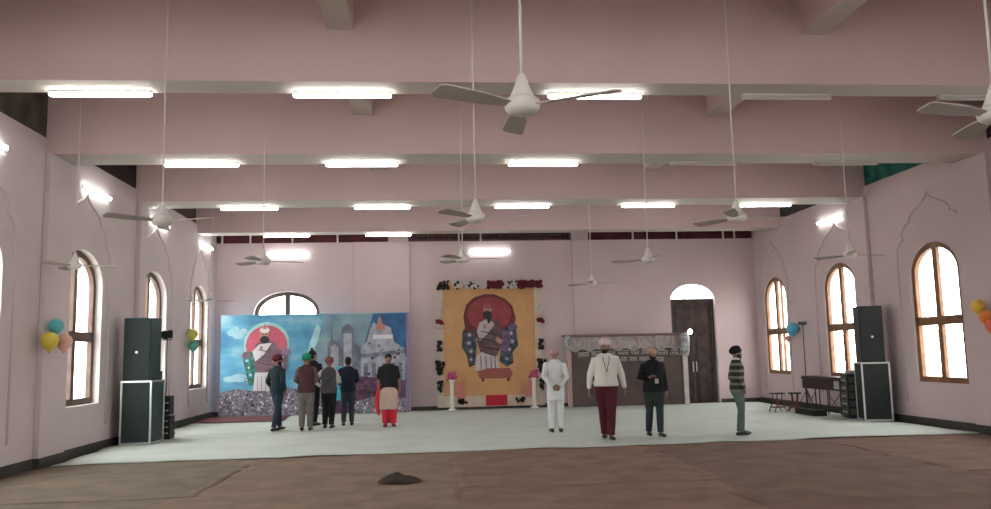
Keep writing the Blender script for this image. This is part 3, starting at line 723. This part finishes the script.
# ------------------------------------------------------------------ balloons
def balloon(label, c, r, col, group):
    t = thing('balloon', label, 'balloon', c, 0, group)
    MB().lathe([(.004, -r*1.25), (.02, -r*1.12), (r*.45, -r*.9), (r*.8, -r*.45), (r, .1*r), (r*.88, r*.55), (r*.5, r*.93), (.004, r*1.06)], n=18).build('balloon_skin', mat('balloon_'+'_'.join('%d' % int(q*100) for q in col), col, .35), t, smooth=True)
    MB().lathe([(.015, -r*1.32), (.012, -r*1.24), (.018, -r*1.2)], n=8).build('knot', mat('balloon_knot', (.4, .35, .2), .5), t)
gl = 'balloons on the near left pillar'
bx = XL+.24
balloon('teal balloon at the top of the cluster on the near left pillar', (bx, 13.46, 2.17), .12, (.10, .42, .42), gl)
balloon('yellow balloon in the cluster on the near left pillar', (bx-.02, 13.3, 1.94), .14, (.62, .52, .08), gl)
balloon('salmon pink balloon in the cluster on the near left pillar', (bx+.02, 13.72, 1.93), .13, (.70, .40, .32), gl)
gl = 'balloons between the far left windows'
balloon('yellow balloon between the two far left windows', (XL+.16, 21.3, 2.24), .14, (.50, .48, .10), gl)
balloon('green balloon under the yellow one between far left windows', (XL+.16, 21.4, 1.95), .13, (.12, .38, .30), gl)
balloon('bright blue balloon beside the farthest right window', (XR-.17, 21.35, 2.08), .17, (.10, .42, .62), 'balloons on the right wall')
balloon('pink balloon beneath the blue one by the farthest right window', (XR-.13, 21.75, 1.84), .08, (.55, .3, .35), 'balloons on the right wall')
gl = 'balloons at the right edge of the picture'
balloon('yellow balloon atop the cluster at the right edge', (XR-.25, 13.72, 2.24), .12, (.70, .45, .06), gl)
balloon('orange balloon in the cluster at the right edge', (XR-.23, 13.58, 2.05), .12, (.75, .25, .06), gl)
balloon('red balloon at the bottom of the cluster at right edge', (XR-.27, 13.33, 1.88), .14, (.70, .12, .08), gl)

# pale railing outside the right windows
rl = thing('railing', 'faint pale railing outside the right hand windows', 'railing', (11.6, 0, 0))
MB().box(-.03, .03, 4, 34, 1.86, 1.92).build('rail', mat('pale_rail', (.7, .7, .7)), rl)
MB().box(-.03, .03, 4, 34, 1.66, 1.70).build('rail', MATS['pale_rail'], rl)
MB().box(-.03, .03, 4, 34, 1.20, 1.24).build('rail', MATS['pale_rail'], rl)
b = MB(); y = 4.
while y < 34: b.box(-.008, .008, y, y+.016, 1.22, 1.9); y += .33
b.build('baluster', MATS['pale_rail'], rl)
b = MB()
for y in (4, 10, 16, 22, 28, 34): b.box(-.05, .05, y-.05, y+.05, -.15, 1.92)
b.build('rail_post', MATS['pale_rail'], rl)
struct(MB().box(10.3, 60, -20, 60, -.3, -.15).box(-60, -6.5, -20, 60, -.3, -.15).build('ground', mat('pale_paving', (.55, .53, .5), .9, noise_amt=.1)))

# ------------------------------------------------------------------ people
SKIN = mat('brown_skin', (.23, .125, .085), .6); HAIR = mat('black_hair', (.012, .01, .01), .8); EYEW = mat('eye_white', (.5, .48, .45), .4)
def fab(name, c, a=.12, ns=7): return mat(name, c, .9, noise_amt=a, nscale=ns, bump=.35, bscale=14)
def striped(name):
    m = bpy.data.materials.new(name); m.use_nodes = True; nt = m.node_tree; bs = nt.nodes['Principled BSDF']; bs.inputs['Roughness'].default_value = .9
    tc = nt.nodes.new('ShaderNodeTexCoord'); sp = nt.nodes.new('ShaderNodeSeparateXYZ'); nt.links.new(tc.outputs['Object'], sp.inputs[0])
    mu = nt.nodes.new('ShaderNodeMath'); mu.operation = 'MULTIPLY'; mu.inputs[1].default_value = 8.5; nt.links.new(sp.outputs[2], mu.inputs[0])
    fr = nt.nodes.new('ShaderNodeMath'); fr.operation = 'FRACT'; nt.links.new(mu.outputs[0], fr.inputs[0])
    r = nt.nodes.new('ShaderNodeValToRGB'); r.color_ramp.interpolation = 'CONSTANT'; e = r.color_ramp.elements
    e[0].position = 0; e[0].color = (.016, .017, .016, 1); e[1].position = .62; e[1].color = (.16, .16, .13, 1)
    nt.links.new(fr.outputs[0], r.inputs[0]); nt.links.new(r.outputs[0], bs.inputs['Base Color']); return m

def hand(b, w, d, nrm, side, curl=.5):
    """palm, four unequal bent fingers and a thumb leaving the side of the palm"""
    w = Vector(w); d = Vector(d).normalized(); nrm = Vector(nrm); nrm = (nrm-d*nrm.dot(d)).normalized(); u = d.cross(nrm)*side
    b.loft([w-d*.02, w+d*.02, w+d*.055, w+d*.092], [(.026, .018), (.034, .016), (.041, .015), (.039, .012)], 12, True, ref=u)
    for k, (off, L) in enumerate(((-.030, .062), (-.010, .074), (.011, .080), (.031, .070))):
        p0 = w+d*.085+u*off; q = p0+(d*math.cos(curl*.6)+nrm*math.sin(curl*.6))*L*.5
        r = q+(d*math.cos(curl*1.5)+nrm*math.sin(curl*1.5))*L*.5
        b.loft([p0, q, r], [.0095, .009, .0075], 8)
    p0 = w+d*.025+u*.03; q = p0+(d*.55+u*.75+nrm*.2).normalized()*.038; r = q+(d*.85+u*.25+nrm*.35).normalized()*.032
    b.loft([p0, q, r], [.013, .011, .009], 8)

def make_person(label, loc, face, H, legs, arms, top, bottom, shoe=None, kit=(), girth=1., lean=0., head=(0, 0)):
    """local frame: the figure faces -y. legs: per side (foot x, foot y, lift); arms: per side (elbow, wrist, hand direction, palm normal)
       top: dict(mat, hem, sleeve, skirt); bottom: dict(mat, loose)"""
    k = H/1.72
    t = thing('person', label, 'person', loc, face, 'people in the hall')
    def ln(z): return -lean*max(0, z-.9)
    g = girth
    def torso(b, z0, off, ztop=1.475):
        prof = [(.60, .165, .12), (.74, .165, .12), (.86, .163, .118), (.96, .158, .112), (1.08, .142*g**.5, .102*g), (1.2, .155, .108*g), (1.32, .178, .112), (1.40, .17, .09), (1.445, .115, .07), (1.475, .07, .06)]
        pp = [(z, a, c) for z, a, c in prof if z0 <= z <= ztop]
        b.loft([(0, ln(z)+.0, z) for z, a, c in pp], [(a*g+off, c*g+off) for z, a, c in pp], 18, True, ref=(1, 0, 0), flat=True)
    # skeleton points
    J = {}
    for s, (fx, fy, fz) in zip((-1, 1), legs):
        hip = Vector((s*.088, 0, .90)); ank = Vector((s*.09+fx, fy, .085+fz)); mid = (hip+ank)/2
        bend = max(0., .815-(hip-ank).length)*1.0+.012
        kn = mid+Vector((0, -.02-min(.16, bend*1.6), .015)); toe = ank+Vector((s*.02, -.15, -.045-fz*.4)); toe.z = max(toe.z, .035)
        J[s] = (hip, kn, ank, toe)
    A = {}
    for s, (el, wr, hd, nm) in zip((-1, 1), arms):
        sh = Vector((s*.175, ln(1.39), 1.39)); A[s] = (sh, Vector((s*el[0], el[1]+ln(1.1), el[2])), Vector((s*wr[0], wr[1]+ln(1.), wr[2])), Vector((s*hd[0], hd[1], hd[2])), Vector((s*nm[0], nm[1], nm[2])))
    hy = ln(1.6)-.01
    yaw, tilt = head
    Rh = Matrix.Rotation(yaw, 4, 'Z') @ Matrix.Rotation(tilt, 4, 'X')
    hc = Vector((0, hy, 1.60))
    def HP(x, y, z): return tuple(hc+Rh @ Vector((x, y, z)))
    # continuous body
    b = MB(k); torso(b, .86, 0)
    for s in (-1, 1):
        hip, kn, ank, toe = J[s]
        b.loft([hip, hip*.5+kn*.5, kn, kn*.6+ank*.4, ank], [.085, .072, .054, .056, .038], 14)
        b.loft([ank+Vector((0, .045, -.04)), ank+Vector((0, -.03, -.035)), toe], [(.034, .032), (.04, .032), (.042, .022)], 12, ref=(1, 0, 0))
        sh, el, wr, hd, nm = A[s]
        b.loft([sh-Vector((s*.05, 0, 0)), sh, (sh+el)/2, el, (el*.6+wr*.4), wr], [.06, .056, .047, .038, .038, .027], 14)
        hand(b, wr, hd, nm, s)
    b.loft([(0, ln(1.4), 1.40), (0, ln(1.5)-.005, 1.50), tuple(hc+Vector((0, .01, -.05)))], [.062, .055, .055], 14)
    def hell(c, r):   # ellipsoid rotated with the head
        n0 = len(b.v); b.ell((0, 0, 0), r)
        for i in range(n0, len(b.v)): b.v[i] = Vector(HP(*(Vector(c)+b.v[i])))
    hell((0, .012, .03), (.076, .095, .088)); hell((0, -.02, -.03), (.062, .075, .085)); hell((0, -.045, -.085), (.036, .035, .026))
    hell((0, -.098, -.012), (.012, .018, .024)); hell((0, -.106, -.026), (.016, .012, .010)); hell((0, -.082, .022), (.055, .014, .012)); hell((0, -.088, -.055), (.024, .010, .006))
    for s in (-1, 1): hell((s*.078, .012, -.01), (.010, .018, .030))
    b.build('body', SKIN, t, remesh=.0078, sm=2)
    # eyes
    b = MB(k)
    for s in (-1, 1): b.ell(HP(s*.03, -.088, .002), (.011, .008, .007), 8, 6)
    b.build('eyes', EYEW, t, smooth=True)
    b = MB(k)
    for s in (-1, 1): b.ell(HP(s*.03, -.095, .002), (.005, .004, .005), 8, 6); b.loft([HP(s*.014, -.093, .022), HP(s*.045, -.085, .024)], [.005, .004], 6)
    b.build('pupils_and_brows', HAIR, t, smooth=True)
    # trousers
    loose = bottom.get('loose', 1.); b = MB(k)
    b.loft([(0, 0, .82), (0, 0, .90), (0, 0, .98), (0, 0, 1.03)], [(.172*g, .125*g), (.172*g, .128*g), (.162*g, .118*g), (.152*g, .11*g)], 18, True, ref=(1, 0, 0))
    for s in (-1, 1):
        hip, kn, ank, toe = J[s]
        q = ank+Vector((0, .005, .01))
        b.loft([hip, hip*.5+kn*.5, kn, kn*.5+q*.5, q*.9+kn*.1, q], [.098*g*loose**.4, .088*g*loose**.7, .072*loose, .068*loose, .058*loose, (.058*loose, .064*loose)], 14, True, flat=True)
    b.build('trousers', bottom['mat'], t, remesh=.012, sm=3)
    # upper garment
    b = MB(k); torso(b, top['hem'], .022)
    sl = top.get('sleeve', 1)
    if top.get('hem', 0) > .6: b.loft([(0, 0, top['hem']), (0, 0, .98), (0, 0, 1.04)], [((.168*g+.026), (.122*g+.026))]*2+[(.155*g+.022, .112*g+.022)], 18, True, ref=(1, 0, 0), flat=True)
    for s in (-1, 1):
        sh, el, wr, hd, nm = A[s]
        arm = [sh-Vector((s*.06, 0, 0.01)), sh+Vector((0, 0, -.005)), (sh+el)/2]; rr = [.075, .074, .066]
        if not top.get('sleeve_mat'):
            if sl == 1: arm += [el, el*.55+wr*.45, wr*.93+el*.07]; rr += [.058, .052, .042]
            elif sl == .5: arm += [el*.85+sh*.15]; rr += [.060]
            b.loft(arm, rr, 14)
    if top.get('skirt'):
        z = top['skirt']; st = [(0, 0, .95), (0, .01, (.95+z)/2), (0, .015, z)]
        b.loft(st, [(.165*g+.02, .125*g+.02), (.19*g+.01, .15*g+.02), (.19*g+.01, .155*g+.03)], 20, True, ref=(1, 0, 0), flat=True)
    b.loft([(0, ln(1.44), 1.44), (0, ln(1.49), 1.495)], [(.085, .075), (.062, .062)], 14, False)
    ob = b.build(top.get('name', 'jacket'), top['mat'], t, remesh=.012, sm=3)
    if top.get('sleeve_mat'):
        for s in (-1, 1):
            sh, el, wr, hd, nm = A[s]; b = MB(k)
            b.loft([sh-Vector((s*.02, 0, 0)), (sh+el)/2, el, el*.55+wr*.45, wr*.93+el*.07], [.066, .058, .052, .048, .04], 14)
            b.build('shirt_sleeve', top['sleeve_mat'], t, remesh=.012, sm=2)
    # shoes
    for s in (-1, 1):
        hip, kn, ank, toe = J[s]; b = MB(k)
        b.loft([ank+Vector((0, .05, -.045)), ank+Vector((0, -.03, -.038)), toe+Vector((0, .02, 0)), toe+Vector((0, -.02, -.004))], [(.038, .036), (.046, .04), (.048, .03), (.036, .022)], 12, ref=(1, 0, 0))
        mz = min(v.z for v in b.v)
        if mz < 0 or legs[0][2] == 0:
            for v in b.v: v.z = max(v.z, .002)
        b.build('shoe', shoe or mat('black_shoe', (.02, .018, .016), .5), t, smooth=True)
    # head kit
    for item in kit:
        b = MB(k); kd = item[0]
        def hel(c, r, n=16, m=10):
            n0 = len(b.v); b.ell((0, 0, 0), r, n, m)
            for i in range(n0, len(b.v)): b.v[i] = Vector(HP(*(Vector(c)+b.v[i])))
        if kd == 'turban':
            for c, r in (((0, .018, .062), (.105, .122, .072)), ((0, .012, .098), (.092, .105, .062)), ((0, -.01, .125), (.06, .07, .042)), ((0, .04, .04), (.098, .105, .06))): hel(c, r)
            for j in range(5):   # wound folds crossing over the brow
                s = 1 if j % 2 else -1
                b.loft([HP(s*.10, .05, .02+.018*j), HP(s*.088, -.04, .045+.018*j), HP(0, -.105+.012*j, .062+.022*j), HP(-s*.088, -.05, .055+.012*j), HP(-s*.10, .05, .03+.015*j)], [(.012, .02)]*5, 8)
            b.build('turban', item[1], t, remesh=.010, sm=2)
        elif kd == 'cap':
            hel((0, .014, .055), (.086, .106, .075)); hel((0, .03, .02), (.084, .09, .05)); b.build('head_cloth', item[1], t, remesh=.009, sm=2)
        elif kd == 'peak':
            hel((0, .012, .05), (.086, .106, .08)); b.loft([HP(0, -.06, .035), HP(0, -.15, .022)], [(.07, .012), (.05, .008)], 12, ref=(1, 0, 0)); b.build('cap', item[1], t, remesh=.008, sm=1)
        elif kd == 'hair':
            hel((0, .022, .045), (.086, .102, .085)); hel((0, .045, -.01), (.078, .07, .075))
            if item[1] == 'bun': hel((0, .12, .0), (.04, .035, .04))
            if item[1] == 'topknot': hel((0, .03, .14), (.035, .035, .045))
            b.build('hair', HAIR, t, remesh=.009, sm=2)
        elif kd == 'beard':
            hel((0, -.05, -.075), (.055, .05, .05)); hel((0, -.055, -.115), (.035, .03, .04))
            for s in (-1, 1): hel((s*.055, -.025, -.045), (.018, .035, .04)); hel((s*.02, -.095, -.042), (.022, .012, .008))
            b.build('beard', HAIR if len(item) < 2 else item[1], t, remesh=.008, sm=1)
        elif kd == 'mask':
            hel((0, -.06, -.055), (.056, .05, .045)); b.build('face_mask', item[1], t, remesh=.008, sm=1)
        elif kd == 'collar':
            b.loft([(0, ln(1.46), 1.455), (0, ln(1.5)-.005, 1.52)], [(.085, .082), (.07, .07)], 16, False); b.build('collar', item[1], t, smooth=True)
        elif kd == 'lanyard':
            z1 = item[2]; yb = -.168*g
            b.loft([(-.06, ln(1.46)-.06, 1.46), (-.05, yb+.01, 1.36), (0, yb-.012, z1)], [.006]*3, 6); b.loft([(.06, ln(1.46)-.06, 1.46), (.05, yb+.01, 1.36), (0, yb-.012, z1)], [.006]*3, 6)
            b.build('lanyard', item[1], t)
            MB(k).box(-.035, .035, yb-.03, yb-.022, z1-.09, z1).build('badge', WF, t)
        elif kd == 'dupatta':
            s = item[2]
            b.loft([(s*.19, -.02, 1.0), (s*.25, 0, .80), (s*.28, 0, .55), (s*.24, 0, .30)], [(.03, .06), (.05, .09), (.06, .10), (.03, .06)], 12, ref=(1, 0, 0)); b.build('scarf', item[1], t, smooth=True)
        elif kd == 'kurta':
            z = item[2]
            b.loft([(0, 0, .95), (0, .0, .8), (0, .01, (.8+z)/2), (0, .01, z)], [(.175*g, .14*g), (.188*g, .175*g), (.192*g, .19*g), (.192*g, .195*g)], 20, True, ref=(1, 0, 0), flat=True); b.build('tunic_skirt', item[1], t, remesh=.012, sm=2)
    return t
DOWN = ((.235, .02, 1.12), (.255, -.03, .87), (0, -.1, -1), (-1, .1, 0))
DOWNB = ((.24, .05, 1.12), (.25, .02, .87), (0, -.1, -1), (-1, .1, 0))
FRONT = ((.24, .0, 1.13), (.13, -.2, 1.06), (-.7, -.6, .1), (0, .3, -1))
POCKET = ((.27, .06, 1.12), (.20, -.06, .93), (-.3, -.3, -1), (-1, .2, 0))
HIP = ((.36, .08, 1.16), (.20, .05, 1.03), (-.8, -.3, -.4), (-.3, 0, -1))
BACK = ((.27, .12, 1.13), (.09, .20, .93), (-.8, .05, -.5), (0, -1, 0))
ZF = .047
def at(x, y): return (x, y, ZF)
JB = fab('dark_green_grey_jacket', (.012, .026, .032)); JEAN = fab('dark_blue_jeans', (.018, .032, .055)); GREYT = fab('grey_beige_trousers', (.135, .12, .11)); BLK = fab('black_cloth', (.009, .010, .012))
NAVY = fab('navy_cloth', (.012, .016, .03)); NAVT = fab('navy_trousers', (.03, .036, .055)); WHT = fab('white_cloth', (.58, .60, .61), .04); RED = fab('bright_red_cotton', (.55, .03, .045), .08)
S0 = (0, 0, 0)
make_person('man in dark green jacket, jeans and maroon turban, leftmost of all', at(-3.28, 18.5), 2.45, 1.61, ((.0, .17, 0), (.0, -.16, 0)), (POCKET, POCKET),
            dict(mat=JB, hem=.86, name='jacket'), dict(mat=JEAN, loose=1.0), kit=(('turban', fab('maroon_turban', (.085, .012, .028))), ('beard',)), head=(-.45, .1))
make_person('man with green turban, dark maroon vest and grey trousers, back turned', at(-2.63, 18.3), PI+.05, 1.62, ((0, .01, 0), (.01, -.02, 0)), (FRONT, FRONT),
            dict(mat=fab('dark_maroon_vest', (.062, .024, .028)), hem=.86, name='vest', sleeve_mat=fab('grey_brown_sleeve', (.10, .075, .075))), dict(mat=GREYT, loose=1.12), kit=(('turban', fab('green_turban', (.01, .20, .10))),), girth=1.03)
make_person('person in black mostly hidden between green turban and grey vest', at(-2.66, 19.5), PI-.5, 1.72, ((0, .03, 0), (0, -.02, 0)), (FRONT, DOWN),
            dict(mat=BLK, hem=.86, name='jacket'), dict(mat=fab('black_trousers', (.012, .012, .014))), kit=(('hair', 'topknot'),), head=(-.3, 0))
make_person('man in grey vest over white sleeves with dull red turban, hand on hip', at(-2.2, 18.75), PI-.12, 1.54, ((.02, .02, 0), (.01, -.02, 0)), (FRONT, HIP),
            dict(mat=fab('grey_vest', (.065, .062, .066)), hem=.86, name='vest', sleeve_mat=fab('pale_sleeve', (.42, .40, .38), .05)), dict(mat=BLK, loose=1.15), kit=(('turban', fab('dull_red_turban', (.20, .07, .07))),), girth=1.1, lean=.05)
make_person('man in navy jacket and trousers between grey vest and woman in red', at(-1.83, 19.3), PI+.1, 1.55, ((0, .0, 0), (0.02, .03, 0)), (FRONT, HIP),
            dict(mat=NAVY, hem=.86, name='jacket', sleeve_mat=None), dict(mat=NAVT, loose=1.05), kit=(('hair', 'short'),), girth=1.02)
make_person('woman in loose black top, beige tunic and bright red trousers', at(-.88, 18.7), .05, 1.60, ((.015, 0, 0), (.015, -.02, 0)), (DOWNB, DOWNB),
            dict(mat=BLK, hem=.74, name='top', sleeve=.5), dict(mat=RED, loose=1.4), kit=(('hair', 'bun'), ('kurta', fab('beige_tunic', (.45, .33, .28), .06), .42), ('dupatta', RED, -1)), girth=1.22, shoe=fab('red_shoe', (.25, .03, .04)))
make_person('man in white kurta and pyjamas, back turned, hands clasped behind', at(2.49, 16.25), PI-.05, 1.64, ((.0, .0, 0), (.0, .0, 0)), (((.235, .09, 1.13), (.07, .20, .95), (-.8, .05, -.5), (0, -1, 0)),)*2,
            dict(mat=WHT, hem=.74, name='kurta', skirt=.66), dict(mat=WHT, loose=1.2), kit=(('cap', fab('pinkish_head_cloth', (.36, .22, .20))),), girth=.9)
make_person('man in white sweater, maroon trousers and lanyard striding to the camera', at(3.18, 14.75), -.12, 1.76, ((.05, .15, 0), (-.05, -.18, 0)), (((.27, .03, 1.12), (.30, -.02, .88), (.1, -.1, -1), (-1, .1, 0)), ((.28, .05, 1.12), (.32, .0, .88), (.1, -.1, -1), (-1, .1, 0))),
            dict(mat=fab('offwhite_sweater', (.56, .56, .52), .04), hem=.92, name='sweater'), dict(mat=fab('maroon_trousers', (.065, .009, .018)), loose=1.15), kit=(('turban', fab('pale_pink_turban', (.46, .36, .36))), ('beard',), ('lanyard', BLK, 1.16)), girth=1.15, head=(-.25, .1))
make_person('man in black jacket and dark green trousers, badge on chest, pale cap', at(4.11, 15.0), .06, 1.60, ((.0, .12, 0), (-.03, -.14, 0)), (((.28, -.02, 1.14), (.16, -.2, 1.15), (-.8, -.4, .3), (0, .4, -1)), DOWN),
            dict(mat=BLK, hem=.86, name='jacket'), dict(mat=fab('dark_green_trousers', (.022, .036, .033)), loose=1.05), kit=(('peak', fab('pale_orange_cap', (.42, .24, .20))), ('beard',), ('lanyard', BLK, 1.12)), girth=1.14, head=(.15, .15))
make_person('man in dark striped sweater facing right, alone before the doors', at(5.60, 14.75), PI/2-.1, 1.57, ((-.02, .03, 0), (-.02, -.06, 0)), (POCKET, POCKET),
            dict(mat=striped('striped_knit'), hem=.86, name='sweater'), dict(mat=fab('grey_green_trousers', (.085, .13, .115)), loose=1.0), kit=(('turban', BLK), ('beard',), ('collar', WHT)), girth=1.05)

# ------------------------------------------------------------------ daylight, camera, render look
w = bpy.data.worlds.new('sky'); bpy.context.scene.world = w; w.use_nodes = True
bg = w.node_tree.nodes['Background']; bg.inputs[0].default_value = (1, .985, .96, 1); bg.inputs[1].default_value = 6.0
cam = bpy.data.cameras.new('camera'); co = bpy.data.objects.new('camera', cam); COL.objects.link(co)
cam.sensor_width = 36; cam.lens = 36*823.95/991; cam.clip_end = 300
Rv = Vector((0.99647449, -0.08111331, -0.02142961)); Uv = Vector((0.01150074, -0.1209501, 0.99259196)); Fv = Vector((0.08310433, 0.98933902, 0.11959083))
M = Matrix((Rv, Uv, -Fv)).transposed().to_4x4(); M.translation = Vector((0, 0, 1.6)); co.matrix_world = M
sc = bpy.context.scene; sc.camera = co
sc.view_settings.view_transform = 'Standard'; sc.view_settings.look = 'None'; sc.view_settings.gamma = 1; sc.view_settings.use_curve_mapping = False
sc.view_settings.exposure = 1.1
cy = sc.cycles; cy.use_denoising = True; cy.max_bounces = 8; cy.diffuse_bounces = 6; cy.glossy_bounces = 2; cy.transparent_max_bounces = 8
cy.sample_clamp_indirect = 6; cy.caustics_reflective = False; cy.caustics_refractive = False
